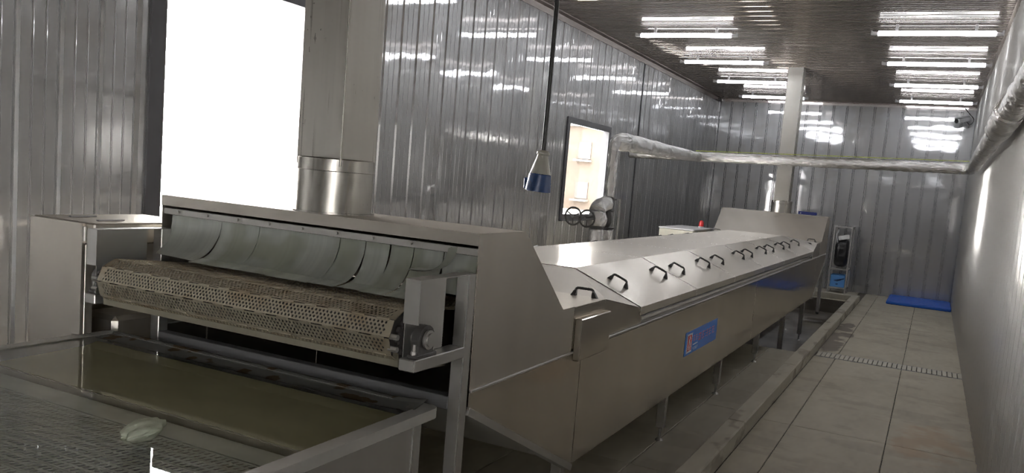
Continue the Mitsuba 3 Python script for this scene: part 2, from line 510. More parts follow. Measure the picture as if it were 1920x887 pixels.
rows = [YN, -2.5, 1.3, 3.9, 6.42, DR0 - 0.012], [DR1 + 0.012, 12.4, 15.0, YF]
for r in rows:
    for a, b in zip(r[:-1], r[1:]):
        slab(-1.03, -0.80, a, b), slab(-0.80, -0.12, a, b), slab(-0.12, XR, a, b)
for x0, x1 in ((XL, -3.3), (-3.3, -2.2), (-2.2, -1.52), (-1.52, -1.155)):
    for a, b in ((YN, -2.2), (-2.2, 0.9), (0.9, 2.95), (2.95, 4.75), (4.75, 6.55), (6.55, 8.1), (8.1, PIT[2])):
        slab(x0, x1, a, b)
    slab(x0, x1, PIT[3], YF)
for x0, x1 in ((XL, -3.3), (-3.3, PIT[0])):
    slab(x0, x1, PIT[2], 12.4), slab(x0, x1, 12.4, PIT[3])
PZ = -0.24
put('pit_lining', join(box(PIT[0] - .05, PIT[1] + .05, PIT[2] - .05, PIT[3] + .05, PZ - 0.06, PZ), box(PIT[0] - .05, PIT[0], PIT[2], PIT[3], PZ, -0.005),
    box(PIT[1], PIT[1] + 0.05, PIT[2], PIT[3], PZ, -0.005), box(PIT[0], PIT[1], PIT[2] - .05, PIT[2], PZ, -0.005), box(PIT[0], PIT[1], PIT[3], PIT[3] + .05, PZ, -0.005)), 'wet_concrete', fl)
rng = np.random.default_rng(3)
ky = np.array([YN, -4, -1.5, 1.0, 3.4, 5.8, 8.2, 10.6, 13.0, 15.6])
for a, b in zip(ky[:-1], ky[1:]):
    m = box(-1.158, -1.030, a + 0.002, b - 0.002, -0.008, 0.12, 0.010)
    put('kerb_block', m, 'kerb_concrete', fl)
put('kerb_block', box(-1.95, -1.030, 15.602, 15.78, -0.008, 0.10, 0.010), 'kerb_concrete', fl)

# drain channel with its cover plates
dk = thing('floor_drain', 'narrow drain channel with pale cover plates crossing the concrete walkway', 'drain')
put('channel', join(box(-1.02, XR - .01, DR0 - 0.010, DR0 + 0.008, -0.008, 0.0015), box(-1.02, XR - .01, DR1 - 0.008, DR1 + 0.010, -0.008, 0.0015)), 'dark_steel', dk)
src = put('cover_plate', box(0, 0.041, DR0 + 0.012, DR1 - 0.012, -0.007, 0.004, 0.002), 'cover_grey', dk)
scene[src]['to_world'] = T().translate([-1.012, 0, 0])
for q in range(1, 30):
    again('cover_plate', src, dk, T().translate([-1.012 + q * 0.0497, 0, 0]))

# outside: the yard and a block of flats seen through the far window
struct('ground_outside', join(box(-120, XL - 0.2, -40, 160, -0.5, -0.15), box(XR + 0.2, 120, -40, 160, -0.5, -0.15)), 'yard_concrete')
bk = thing('apartment_building', 'low tan building outside, seen through the small window', 'building')
put('wall', box(-30, -12, 50, 64, -0.2, 5.3), 'facade', bk)
for fl_ in range(2):
    for q in range(9):
        x0 = -29.2 + q * 1.9
        put('window', box(x0, x0 + 0.9, 49.94, 50.0, 0.6 + fl_ * 2.6, 1.7 + fl_ * 2.6), 'facade_glass', bk)
        put('balcony', box(x0 - 0.1, x0 + 1.0, 49.4, 50.0, 0.42 + fl_ * 2.6, 0.55 + fl_ * 2.6), 'facade_light', bk)
put('roof', box(-30.3, -11.7, 49.7, 64.3, 5.3, 5.5), 'facade_light', bk)

# ---------------------------------------------------------------- ceiling lamps
ZT = 3.604
tube_m = cyl((0.03, 0, 0), (1.17, 0, 0), 0.026, 16)
cap_m = join(cyl((-0.03, 0, 0), (0.03, 0, 0), 0.021, 12), box(-0.045, -0.028, -0.016, 0.016, -0.016, 0.03))
em = {'type': 'area', 'radiance': {'type': 'rgb', 'value': [TUBE_RADIANCE * c for c in TUBE_COLOUR]}}
for side, x0, y0, dy, ks in (('L', -3.618, 9.951, 2.012, range(-1, 4)), ('R', -0.829, 9.800, 2.030, range(-1, 4))):
    for k in ks:
        where = 'row over the machine' if side == 'L' else 'row over the walkway'
        ordn = ['first', 'second', 'third', 'fourth', 'fifth'][k + 1]
        t = thing('ceiling_lamp', f'white ceiling tube lamp, {ordn} from the camera in the {where}', 'lamp', 'tube lamps under the ceiling')
        M = T().translate([x0, y0 + dy * k, ZT])
        scene[key(t + '__tube')] = {**mikit.ply(tube_m, 'cap_white', 30, emitter=em), 'to_world': M}
        for s in (0, 1):
            scene[key(t + '__end_cap')] = {**mikit.ply(cap_m, 'cap_white', 30), 'to_world': M @ T().translate([1.2 * s, 0, 0]) @ T().scale([1 - 2 * s, 1, 1]) if s == 0 else M @ T().translate([1.2, 0, 0]) @ T().rotate([0, 0, 1], 180)}
        scene[key(t + '__bracket')] = {**mikit.ply(join(box(0.20, 0.23, -0.012, 0.012, 0.024, 0.10), box(0.97, 1.00, -0.012, 0.012, 0.024, 0.10), box(0.03, 1.17, -0.010, 0.010, 0.024, 0.032)), 'cap_white'), 'to_world': M}

# ---------------------------------------------------------------- the long machine
mc = thing('processing_machine', 'long stainless steel conveyor washing machine with sloped lids along the room', 'machine')
MR, ML = -1.42, -3.01          # its right and left faces
CY = 7.85                      # mirrored front to back about here
SH = 0.003
for X, sgn in ((MR, 1), (ML, -1)):
    a, b = (X - SH, X) if sgn > 0 else (X, X + SH)
    put('hood_side', prism([(2.50, .938), (2.484, 1.503), (2.845, 1.503), (3.27, 1.150), (3.405, 1.150), (3.405, .938)], 'x', a, b), 'hood_steel', mc)
    put('end_panel', prism([(2.50, .93), (3.533, .93), (3.533, .375), (2.50, .865)], 'x', a, b), 'sheet_steel', mc)
    put('side_panel', prism([(3.538, .93), (7.765, .93), (7.765, .372), (3.538, .372)], 'x', a, b), 'sheet_steel', mc)
    put('side_panel', prism([(7.770, .93), (12.1, .93), (12.1, .372), (7.770, .372)], 'x', a, b), 'sheet_steel', mc)
    put('end_panel', prism([(12.105, .93), (13.15, .93), (13.15, .90), (12.105, .372)], 'x', a, b), 'sheet_steel', mc)
    put('hood_side', prism([(13.15, .938), (13.15, 1.503), (12.84, 1.503), (12.42, 1.148), (12.28, 1.148), (12.28, .938)], 'x', a, b), 'hood_steel', mc)
    # edge strip under the near hood, ledge along the tank, skirt under the lids
    e0, e1 = (X - .002, X + .008) if sgn > 0 else (X - .008, X + .002)
    put('edge_strip', box(e0, e1, 2.50, 3.42, .930, .940, 0.002), 'edge_steel', mc)
    l0, l1 = (X - .045, X + .012) if sgn > 0 else (X - .012, X + .045)
    put('ledge', box(l0, l1, 3.80, 13.15, .938, .950, 0.002), 'edge_steel', mc)
    k0, k1 = (X - .034, X - .030) if sgn > 0 else (X + .030, X + .034)
    put('skirt', box(k0, k1, 4.395, 11.6, .950, 1.046), 'sheet_steel', mc)
    k0, k1 = (X - .030, X - .022) if sgn > 0 else (X + .022, X + .030)
    put('skirt_rail', box(k0, k1, 4.395, 11.6, .975, .985), 'dark_steel', mc)
    put('side_cheek', prism([(3.407, .952), (3.407, 1.142), (3.80, 1.142), (4.35, 1.044), (4.392, 1.020), (4.392, .952)], 'x', a, b), 'sheet_steel', mc)
    put('side_cheek', prism([(12.278, .952), (12.278, 1.142), (11.98, 1.142), (11.62, 1.044), (11.60, 1.020), (11.60, .952)], 'x', a, b), 'sheet_steel', mc)
    c0, c1 = (X, X + .034) if sgn > 0 else (X - .034, X)
    put('side_box', box(c0, c1, 3.425, 3.80, .895, 1.092, 0.004), 'sheet_steel', mc)
    # slanted angle iron under the hopper end
    for pp in ([(2.50, .862), (3.535, .352)], [(13.15, .885), (12.1, .352)]):
        put('angle_iron', sheet(pp, .030, 'x', *((X - .05, X + .004) if sgn > 0 else (X - .004, X + .05))), 'bar_steel', mc)

# lower tub: bottom and hopper ends (dark inside)
put('tub_bottom', sheet([(2.50, .872), (3.535, .372), (12.1, .372), (13.15, .895)], .004, 'x', ML + SH, MR - SH), 'bar_steel', mc)
hood = sheet([(2.484, 1.462), (2.484, 1.5045), (2.845, 1.5045), (3.272, 1.150)], .003, 'x', ML, MR)
put('hood_top', hood, 'hood_steel', mc)
put('hood_top', sheet([(13.15, .938), (13.15, 1.5045), (12.84, 1.5045), (12.418, 1.148)], .003, 'x', ML, MR), 'hood_steel', mc)
rail = put('curtain_rail', box(ML + .004, MR - .004, 2.490, 2.502, 1.424, 1.452, 0.002), 'bar_steel', mc)
for q in range(9):
    put('bolt', cyl((ML + .1 + q * 0.172, 2.490, 1.441), (ML + .1 + q * 0.172, 2.480, 1.441), .006, 6), 'bar_steel', rail)
rp = put('flat_cover', join(box(ML, MR, 3.268, 3.80, 1.143, 1.147), box(ML, MR, 3.7955, 3.80, 1.128, 1.147)), 'hood_steel', mc)
rp2 = put('flat_cover', box(ML, MR, 11.98, 12.44, 1.143, 1.147), 'lid_steel', mc)

RX0, RX1 = -2.59, -1.84        # the flat ridge of the lids


def roof(y, top, low):
    return [(ML, y, low), (RX0, y, top), (RX1, y, top), (MR, y, low)]


def loft(ya, za, yb, zt, zl):
    A, Bq = [(x, ya, za) for x in (ML, RX0, RX1, MR)], roof(yb, zt, zl)
    V = np.array(A + Bq)
    F = [[0, 1, 5], [0, 5, 4], [1, 2, 6], [1, 6, 5], [2, 3, 6], [3, 7, 6]]
    V2 = np.vstack([V, V - [0, 0, .003]])
    F = np.array(F)
    return trimesh.Trimesh(V2, np.vstack([F, F[:, ::-1] + 8]), process=False)


put('transition_plate', loft(3.80, 1.146, 4.352, 1.214, 1.046), 'lid_steel', mc)
put('transition_plate', loft(11.98, 1.146, 11.602, 1.214, 1.046), 'lid_steel', mc)


def handle_mesh():
    """A black bow handle along +u (x), feet at 0 and L, standing up in z."""
    L, Hh = 0.135, 0.040
    bar = sweep(smooth_path([(0.012, 0, 0.004), (0.022, 0, Hh), (L - .022, 0, Hh), (L - .012, 0, 0.004)], 0.008, 0.012), 0.0065, 8)
    feet = [trimesh.convex.convex_hull(np.array([(x - .014, s * .011, 0) for s in (-1, 1)] + [(x + .014, s * .011, 0) for s in (-1, 1)] + [(xx - .007, s * .007, .026) for s in (-1, 1)] + [(xx + .007, s * .007, .026) for s in (-1, 1)]))
            for x, xx in ((0.010, 0.018), (L - .010, L - .018))]
    return join(bar, feet)


hm = mikit.ply(handle_mesh(), 'black_plastic', 40)
slope = math.degrees(math.atan2(1.216 - 1.048, 0.42))
edges = [4.354, 5.56, 6.76, 8.04, 9.21, 10.345, 11.598]
hy = [(4.55, 5.34), (5.78, 6.52), (7.00, 7.84), (8.24, 8.98), (9.44, 10.13), (10.56, 11.34)]


def lid_mesh(y0, y1, sgn):
    xs = (MR, RX1, -2.215) if sgn > 0 else (ML, RX0, -2.215)
    prof = [(xs[0], 1.000), (xs[0] + .004 * sgn, 1.046), (xs[1], 1.216), (xs[2], 1.216)]
    return sheet(prof, .004, 'y', y0 + .002, y1 - .002)


for (y0, y1), hs in zip(zip(edges[:-1], edges[1:]), hy):
    for sgn in (1, -1):
        lid = put('lid', lid_mesh(y0, y1, sgn), 'lid_steel', mc)
        put('seam_lip', join(sheet([((MR if sgn > 0 else ML) , 1.0485), ((RX1 if sgn > 0 else RX0), 1.2185)], .003, 'y', y0 + .001, y0 + .022)), 'lid_steel', lid)
        for h_ in hs:
            x, z = (-1.575, 1.1115) if sgn > 0 else (ML + (MR + 1.575), 1.1115)
            M = T().translate([x, h_, z]) @ (T().rotate([0, 0, 1], 180) @ T().rotate([0, 1, 0], -slope) if sgn > 0 else T().rotate([0, 1, 0], -slope))
            scene[key(lid + '__handle')] = {**hm, 'to_world': M}
for cov, hyy in ((rp, 3.77), (rp2, 12.12)):
    for x in (-1.46, -2.82):
        scene[key(cov + '__handle')] = {**hm, 'to_world': T().translate([x, hyy, 1.147]) @ T().rotate([0, 0, 1], 180)}
scene[key(rp2 + '__handle')] = {**hm, 'to_world': T().translate([-1.47, 11.82, 1.103]) @ T().rotate([0, 0, 1], 180)}

# legs with screw feet
for X, s in ((-1.515, 1), (ML + .095, -1)):
    for ly, zb in ((3.60, 0), (5.346, 0), (6.938, 0), (8.616, 0), (10.25, PZ), (11.9, PZ)):
        lg = put('leg', box(X - .028, X + .028, ly - .028, ly + .028, zb + .09, .372, .003), 'bar_steel', mc)
        put('foot', join(cyl((X, ly, zb + .012), (X, ly, zb + .10), .010, 8), cyl((X, ly, zb), (X, ly, zb + .014), .030, 12, .018)), 'bar_steel', lg)
    px0, px1 = (MR - .055, MR - .004) if s > 0 else (ML + .004, ML + .055)
    for py in (2.443, 13.155):
        lg = put('post', box(px0, px1, py, py + .05, 0.03, 1.365 if py < 5 else 0.93, .003), 'bar_steel', mc)
        put('foot', box(px0 + .005, px1 - .005, py + .005, py + .045, 0, .03), 'rubber', lg)
put('side_skirt', box(ML + .001, ML + .004, 2.60, 12.1, .06, .40), 'sheet_steel', mc)
put('crossbar', box(ML + .055, MR - .055, 2.445, 2.490, .868, .918, .003), 'dark_steel', mc)
put('crossbar', box(ML + .055, MR - .055, 2.60, 2.64, .33, .38, .003), 'dark_steel', mc)

# curtain of PVC strips under the hood
cb = [-2.972, -2.675, -2.47, -2.245, -2.055, -1.925, -1.810, -1.705, -1.575]
rng = np.random.default_rng(11)


def strip(x0, x1, k):
    j = rng.uniform(-.012, .012)
    prof = [(2.508, 1.430), (2.507, 1.40), (2.500, 1.365), (2.484 + j * .4, 1.330), (2.462 + j * .7, 1.300), (2.435 + j, 1.278), (2.40 + j, 1.266), (2.335 + j + (.045 if k == 0 else 0), 1.2595)]
    P = np.array(prof)
    tt = np.linspace(0, 1, 22)
    yy, zz = np.interp(tt, np.linspace(0, 1, len(P)), P[:, 0]), np.interp(tt, np.linspace(0, 1, len(P)), P[:, 1])
    for _ in range(3):
        yy[1:-1] = (yy[:-2] + 2 * yy[1:-1] + yy[2:]) / 4
        zz[1:-1] = (zz[:-2] + 2 * zz[1:-1] + zz[2:]) / 4
    nx = 9
    xs = np.linspace(x0, x1, nx)
    V = np.array([[x + 0.030 * t * t * (x1 - x) / (x1 - x0) * (k < 1), y + (.035 * t * t * (x1 - x) / (x1 - x0) if k < 1 else 0) + .004 * math.sin(3.1 * (x - x0) / (x1 - x0)) * t - .0030 * (k % 2), z + .002] for t, y, z in zip(tt, yy, zz) for x in xs])
    i, jn = np.meshgrid(np.arange(len(tt) - 1), np.arange(nx - 1), indexing='ij')
    q = (i * nx + jn).ravel()
    F = np.stack([q, q + 1, q + nx + 1, q + nx], 1)
    V2 = np.vstack([V, V + [0, 0.0022, 0.0006]])
    return (V2, np.vstack([F, F[:, ::-1] + len(V)]))


for k, (a, b) in enumerate(zip(cb[:-1], cb[1:])):
    g_ = [(.0, -.003), (.003, .007), (-.007, .007), (-.007, .007), (-.007, -.003), (.003, -.003), (.003, -.003), (.003, .0)][k]
    put('curtain_strip', strip(a + g_[0], b + g_[1], k), 'strip_pvc', mc, True)
# the last strip is caught on the guard and curls up over its top
cu = [(2.505, 1.425), (2.498, 1.395), (2.47, 1.377), (2.42, 1.372), (2.35, 1.371), (2.27, 1.371)]


def ribbon(path, w0, w1, axis_w, th=.0022):
    P = np.asarray(path, float)
    A = np.asarray(axis_w, float)
    V = np.vstack([P - A * w0, P + A * w1])
    n = len(P)
    i = np.arange(n - 1)
    F = np.stack([i, i + 1, i + 1 + n, i + n], 1)
    V2 = np.vstack([V, V + [0, 0, th]])
    return (V2, np.vstack([F, F[:, ::-1] + 2 * n]))


curl = [(-1.585, 2.33, 1.371), (-1.55, 2.33, 1.3715), (-1.515, 2.332, 1.374), (-1.490, 2.334, 1.381), (-1.470, 2.337, 1.393), (-1.457, 2.340, 1.408), (-1.448, 2.343, 1.425), (-1.443, 2.346, 1.443), (-1.441, 2.349, 1.460)]
put('curtain_strip', ribbon(curl, .035, .035, (-.10, .995, 0)), 'strip_pvc', mc, True)
put('curtain_strip', ribbon([(-1.51, 2.508, 1.43), (-1.51, 2.505, 1.40), (-1.51, 2.50, 1.37), (-1.51, 2.49, 1.32), (-1.51, 2.47, 1.28)], .062, .078, (1, 0, 0)), 'strip_pvc', mc, True)

# perforated slat belt running round the nose roller
RC = np.array([2.196, 1.166])  # roller axis (y, z)
P8, R8 = 0.0600, 0.0600 / (2 * math.sin(math.radians(20)))
BX0, BX1 = -2.90, -1.505


def slat_mesh(holes):
    w = P8 - .003
    L = BX1 - BX0
    pol = sbox(0, 0, L, w)
    if holes:
        hh = []
        n = int((L - .05) / .0160)
        for i in range(n):
            for j in range(4):
                cx = .028 + i * .0160 + (.0080 if j % 2 else 0)
                hh.append(Polygon(ring(6, .0050, (cx, w / 2 + (j - 1.5) * .0120))))
        pol = pol.difference(unary_union(hh))
    m = trimesh.creation.extrude_polygon(pol, .0025, engine='earcut')
    # hinge knuckles along one edge
    kn = []
    x = 0.02
    while x < L - .03:
        kn.append(box(x, x + .05, -.004, .004, -.001, .0045, .001))
        x += .1
    return join(m, kn)


sl = mikit.ply(slat_mesh(True), 'belt_steel')
# corner points of the chain: flat run, then 40-degree turns about the roller
angs = [90 + 27 + 40 * k - 20 for k in range(5)]
pts = [RC + R8 * np.array([math.cos(math.radians(a)), math.sin(math.radians(a))]) for a in angs]
flat_dir = pts[0] - np.array([pts[0][0] + 1, pts[0][1] - 0.10])
flat_dir /= np.linalg.norm(flat_dir)
chain = [pts[0] - flat_dir * P8 * k for k in range(14, 0, -1)] + pts
chain += [pts[-1] + np.array([.06 * k, -.002 * k]) for k in range(1, 4)]
for a, b in zip(chain[:-1], chain[1:]):
    d = b - a
    L = np.linalg.norm(d)
    d = d / L
    nrm = np.array([d[1], -d[0]])
    if nrm @ ((a + b) / 2 - RC) < 0:
        nrm = -nrm
    # slat local: x along belt width, y along a->b, z outward
    M = np.array([[1, 0, 0, BX0], [0, d[0], nrm[0], a[0]], [0, d[1], nrm[1], a[1]], [0, 0, 0, 1.0]])
    if np.linalg.det(M[:3, :3]) < 0:
        M = np.array([[-1, 0, 0, BX1], [0, d[0], nrm[0], a[0]], [0, d[1], nrm[1], a[1]], [0, 0, 0, 1.0]])
    scene[key(mc + '__belt_slat')] = {**sl, 'to_world': T(M.tolist())}
put('belt_drum', cyl((BX0 + .01, RC[0], RC[1]), (BX1 - .01, RC[0], RC[1]), R8 - .012, 18), 'iron', mc, 30)
put('drip_tray', sheet([(2.150, 1.118), (2.156, 1.072), (2.30, 1.040), (2.44, 1.030)], .003, 'x', BX0 - .02, BX1 + .01), 'tray_steel', mc)

for X, s in ((MR, 1), (ML, -1)):
    def bx(a, b):
        return (X - b, X - a) if s > 0 else (X + a, X + b)
    g = put('end_guard', join(box(*bx(0, .058), 2.14, 2.445, 1.362, 1.366), box(*bx(0, .058), 2.14, 2.144, 1.222, 1.366), box(*bx(.052, .055), 2.144, 2.372, 1.110, 1.362)), 'bar_steel', mc)
    put('arm', box(*bx(0, .062), 2.135, 2.443, 1.068, 1.108, .003), 'bar_steel', mc)
    c = X - .022 * s
    br = put('bearing', join(box(*bx(.002, .042), 2.150, 2.265, 1.108, 1.122, .003),
                             prism(unary_union([Point(RC[0] + .008, 1.168).buffer(.046, 12), sbox(RC[0] - .034, 1.118, RC[0] + .050, 1.165)]), 'x', *bx(.006, .036))), 'iron', mc)
    put('shaft', cyl((X + .012 * s, RC[0] + .008, 1.168), (X - .09 * s, RC[0] + .008, 1.168), .022, 16), 'bar_steel', br, 30)
    put('collar', sweep([(X - .002 * s, RC[0] + .008, 1.168), (X + .006 * s, RC[0] + .008, 1.168)], .032, 16), 'bar_steel', br, 30)
    for yy in (2.160, 2.255):
        put('bolt', join(cyl((c, yy, 1.120), (c, yy, 1.132), .011, 6), cyl((c, yy, 1.132), (c, yy, 1.155), .006, 8)), 'edge_steel', br)
    sx = X - .075 * s
    tooth = unary_union([Point(RC[0], RC[1]).buffer(.052, 12)] + [affinity.rotate(sbox(RC[0] - .008, RC[1], RC[0] + .008, RC[1] + .066), q * 30, origin=(RC[0], RC[1])) for q in range(12)])
    sp = put('sprocket', prism(tooth, 'x', sx - .005, sx + .005), 'iron', mc)
    put('bolt', cyl((sx - .02 * s, 2.125, 1.135), (sx + .012 * s, 2.125, 1.135), .010, 6), 'edge_steel', sp)
    put('bolt', cyl((sx - .02 * s, 2.125, 1.175), (sx + .012 * s, 2.125, 1.175), .010, 6), 'edge_steel', sp)

# drive housing on the left side
dh = put('drive_housing', join(box(-3.47, -3.072, 2.215, 2.76, 1.285, 1.376, .006), box(-3.47, -3.462, 2.215, 2.76, .03, 1.285), box(-3.47, -3.006, 2.752, 2.76, .03, 1.285)), 'hood_steel', mc)
put('door', join(box(-3.462, -3.172, 2.200, 2.214, .10, 1.372), box(-3.172, -3.125, 2.200, 2.214, .906, 1.372)), 'hood_steel', dh)
put('latch', box(-3.36, -3.34, 2.30, 2.42, 1.376, 1.382, .001), 'dark_steel', dh)
put('latch', box(-3.18, -3.16, 2.30, 2.42, 1.376, 1.382, .001), 'dark_steel', dh)
put('hinge', cyl((-3.118, 2.205, 1.30), (-3.118, 2.205, 1.36), .008, 10), 'edge_steel', dh)
put('chute_plate', sheet([(-3.074, 1.290), (-3.070, 1.286), (-3.022, 1.246)], .003, 'y', 2.215, 2.37), 'edge_steel', dh)
put('inner_frame', join(box(-3.165, -3.125, 2.216, 2.256, .906, 1.285, .003), box(-3.40, -3.18, 2.40, 2.70, .62, .95, .02)), 'hood_steel', dh)

# the blue name plate on the side
npl = put('name_plate', box(MR, MR + .003, 5.40, 6.30, .588, .755, .001), 'sign_blue', mc, label='blue name plate')


def onplate(y0, y1, z0, z1, mat, name='mark', lift=.0036):
    put(name, box(MR + .003, MR + lift, y0, y1, z0, z1), mat, npl)


onplate(5.445, 5.575, .603, .738, 'sign_white')
onplate(5.458, 5.562, .616, .726, 'sign_red', lift=.0042)
lg = [LineString([(5.485, .630), (5.500, .690), (5.525, .708)]).buffer(.008), LineString([(5.500, .690), (5.535, .655), (5.520, .625)]).buffer(.009), Point(5.515, .712).buffer(.011)]
put('emblem', prism(unary_union(lg), 'x', MR + .0042, MR + .0048), 'sign_white', npl)


def glyph(y0, z0, w, h, seed):
    r = np.random.default_rng(seed)
    s = []
    for q in range(3):
        zz = z0 + h * (0.12 + .36 * q)
        s.append(sbox(y0 + w * r.uniform(0, .2), zz, y0 + w * r.uniform(.8, 1), zz + h * .10))
    for q in range(2):
        yy = y0 + w * r.uniform(.15, .8)
        s.append(sbox(yy, z0, yy + w * .11, z0 + h))
    return unary_union(s)


for q in range(5):
    put('character', prism(glyph(5.745 + q * .098, .652, .082, .058, 20 + q), 'x', MR + .003, MR + .0037), 'sign_red' if q == 0 else 'sign_pink', npl)
for q in range(2):
    put('character', prism(glyph(5.605 + q * .062, .668, .048, .045, 40 + q), 'x', MR + .003, MR + .0037), 'sign_pink', npl)
onplate(5.600, 5.735, .642, .650, 'sign_white')
for q in range(4):
    put('character', prism(glyph(5.605 + q * .036, .606, .026, .022, 60 + q), 'x', MR + .003, MR + .0037), 'sign_white', npl)

# ---------------------------------------------------------------- exhaust ducts
for name, cx, cy, s, zc, lab in (('exhaust_duct', -2.204, 2.645, .1070, 1.725, 'large square steel exhaust duct rising from the near hood before the bright window'),
                                 ('exhaust_duct', -2.140, 13.02, .1080, 1.690, 'far square steel exhaust duct rising from the hood at the end of the machine')):
    t = thing(name, lab, 'duct', 'square exhaust ducts')
    rr = sbox(cx - s, cy - s, cx + s, cy + s).buffer(.004, join_style=1)
    put('duct', prism(rr.difference(rr.buffer(-.004)), 'z', zc - .03, H - 0.001), 'duct_steel', t)
    r0 = s * 1.40
    ncol = 40
    put('collar', sweep([(cx, cy, 1.507), (cx, cy, zc - .052), (cx, cy, zc - .050), (cx, cy, zc - .004), (cx, cy, zc)], [r0, r0, r0 + .003, r0 + .003, r0 - .002], ncol), 'duct_steel', t, 30)
    put('collar_flange', sweep([(cx, cy, 1.5062), (cx, cy, 1.512)], r0 + .012, ncol), 'duct_steel', t, 30)

# ---------------------------------------------------------------- soaking tank with water
tk = thing('soaking_tank', 'open stainless soaking tank with olive water before the conveyor outlet', 'tank')
TX0, TX1, TY0, TY1, TZ = -3.165, -1.46, 0.60, 2.372, 0.900
rim_o = sbox(TX0, TY0, TX1, TY1).buffer(-.03).buffer(.03, 6)
rim_i = sbox(TX0 + .055, TY0 + .055, TX1 - .055, TY1 - .03)
rim = prism(rim_o.difference(rim_i), 'z', TZ - .004, TZ)
lip = prism(rim_o.difference(rim_o.buffer(-.004)), 'z', TZ - .036, TZ - .004)
put('rim', join(rim, lip), 'rim_steel', tk)
w = .045
put('wall', box(TX1 - w - .004, TX1 - w, TY0 + w, TY1 - w, .22, TZ - .004), 'bar_steel', tk)
put('wall', box(TX0 + w, TX0 + w + .004, TY0 + w, TY1 - w, .22, TZ - .004), 'bar_steel', tk)
put('wall', box(TX0 + w, TX1 - w, TY0 + w, TY0 + w + .004, .22, TZ - .004), 'bar_steel', tk)
put('wall', box(TX0 + w, TX1 - w, TY1 - w - .004, TY1 - w, .22, TZ - .030), 'bar_steel', tk)
put('bottom', box(TX0 + w, TX1 - w, TY0 + w, TY1 - w, .22, .225), 'tray_steel', tk)
for px in (TX0 + .04, TX1 - .09):
    for py in (TY0 + .04, TY1 - .095):
        put('leg', box(px, px + .05, py, py + .05, 0, TZ - .037, .003), 'bar_steel', tk)
WZ = .895
# the bent plate along the back rim, dipping into the water, lifted at its right end
fl_n = 24
fx_ = np.linspace(TX0 + .05, TX1 - .045, fl_n)
lift = np.where(fx_ > TX1 - .16, (fx_ - (TX1 - .16)) * .14, 0)
V = []
for x, l in zip(fx_, lift):
    V += [(x, TY1 - .004, TZ + .003 + l), (x, TY1 - .020, TZ + .004 + l), (x, TY1 - .035, TZ - .004 + l), (x, TY1 - .108, WZ - .004 + .4 * l)]
V = np.array(V)
F = []
for i in range(fl_n - 1):
    for j in range(3):
        F.append([i * 4 + j, (i + 1) * 4 + j, (i + 1) * 4 + j + 1, i * 4 + j + 1])
put('back_plate', (np.vstack([V, V - [0, 0, .002]]), np.vstack([np.array(F), np.array(F)[:, ::-1] + len(V)])), 'flange_steel', tk)
put('pan', sheet([(TY1 - .10, .872), (TY1 - .16, .860), (1.845, .850)], .003, 'x', TX0 + .055, TX1 - .055), 'pan_olive', tk)
put('pan_edge', box(TX0 + .055, TX1 - .055, 1.836, 1.843, .70, .848), 'tray_steel', tk)
put('belt_border', box(TX0 + .06, TX1 - .06, 1.702, 1.800, .838, .842), 'wet_belt', tk)


def wet_slat():
    L, ww = TX1 - TX0 - .13, .064
    hh = []
    n = int((L - .04) / .022)
    for i in range(n):
        for j in range(2):
            cx = .03 + i * .022
            hh.append(affinity.skew(sbox(cx - .0066, .007 + j * .030, cx + .0066, .027 + j * .030), xs=14, origin=(cx, .018)))
    return trimesh.creation.extrude_polygon(sbox(0, 0, L, ww).difference(unary_union(hh)), .003, engine='earcut')


ws = mikit.ply(wet_slat(), 'wet_belt')
for q in range(16):
    scene[key(tk + '__belt_slat')] = {**ws, 'to_world': T().translate([TX0 + .065, 1.698 - .066 * (q + 1), .838])}
put('belt_bed', box(TX0 + .055, TX1 - .055, TY0 + .06, 1.70, .560, .565), 'tray_steel', tk)
wk = put('tank_water', prism(sbox(TX0 + w + .005, TY0 + w + .005, TX1 - w - .005, TY1 - .10), 'z', WZ - .0005, WZ), 'water')
# a single sheet is what the water surface needs
scene[wk] = mikit.ply((np.array([(TX0 + w + .005, TY0 + w + .005, WZ), (TX1 - w - .005, TY0 + w + .005, WZ), (TX1 - w - .005, TY1 - .100, WZ), (TX0 + w + .005, TY1 - .100, WZ)]), np.array([[0, 1, 2, 3]])), 'water')
tag(wk, 'still greenish water filling the open tank, mirroring the window', 'water')

rg = trimesh.creation.icosphere(4, 1.0)
v = rg.vertices.copy()
ang = np.arctan2(v[:, 1], v[:, 0])
q = 1 + .10 * np.sin(9 * v[:, 1] + 3 * v[:, 0] + 2 * meshkit.noise(v * 2.3, 3)) + .30 * (meshkit.fbm(v * 2.2, 3, 8) - .5)
v = v * q[:, None] * [.078, .046, .026]
v[:, 0] += .30 * v[:, 1]
cr = math.radians(-78)
v = v @ np.array([[math.cos(cr), math.sin(cr), 0], [-math.sin(cr), math.cos(cr), 0], [0, 0, 1]])
k = put('cleaning_rag', trimesh.Trimesh(v + [-1.975, 1.595, WZ + .002], rg.faces, process=False), 'rag_cloth', None, True)
tag(k, 'wet pale green rag bundle lying in the water of the tank', 'rag')

# ---------------------------------------------------------------- hanging plug
pk = thing('power_plug', 'blue and white industrial plug hanging on a black cable from the ceiling', 'plug')
top, bot = np.array([-1.402, 2.9, 1.822]), np.array([-1.412, 2.9, 1.668])
cpath = smooth_path([(-1.385, 2.9, H - .01), (-1.398, 2.9, 2.6), (-1.400, 2.9, 1.98), (-1.402, 2.9, 1.815)], .06, .12)
put('cable', sweep(cpath, .0095, 10), 'cable_black', pk, True)
ax = (bot - top) / np.linalg.norm(bot - top)


def plug_ring(t, r, n=20):
    return top + ax * t, r


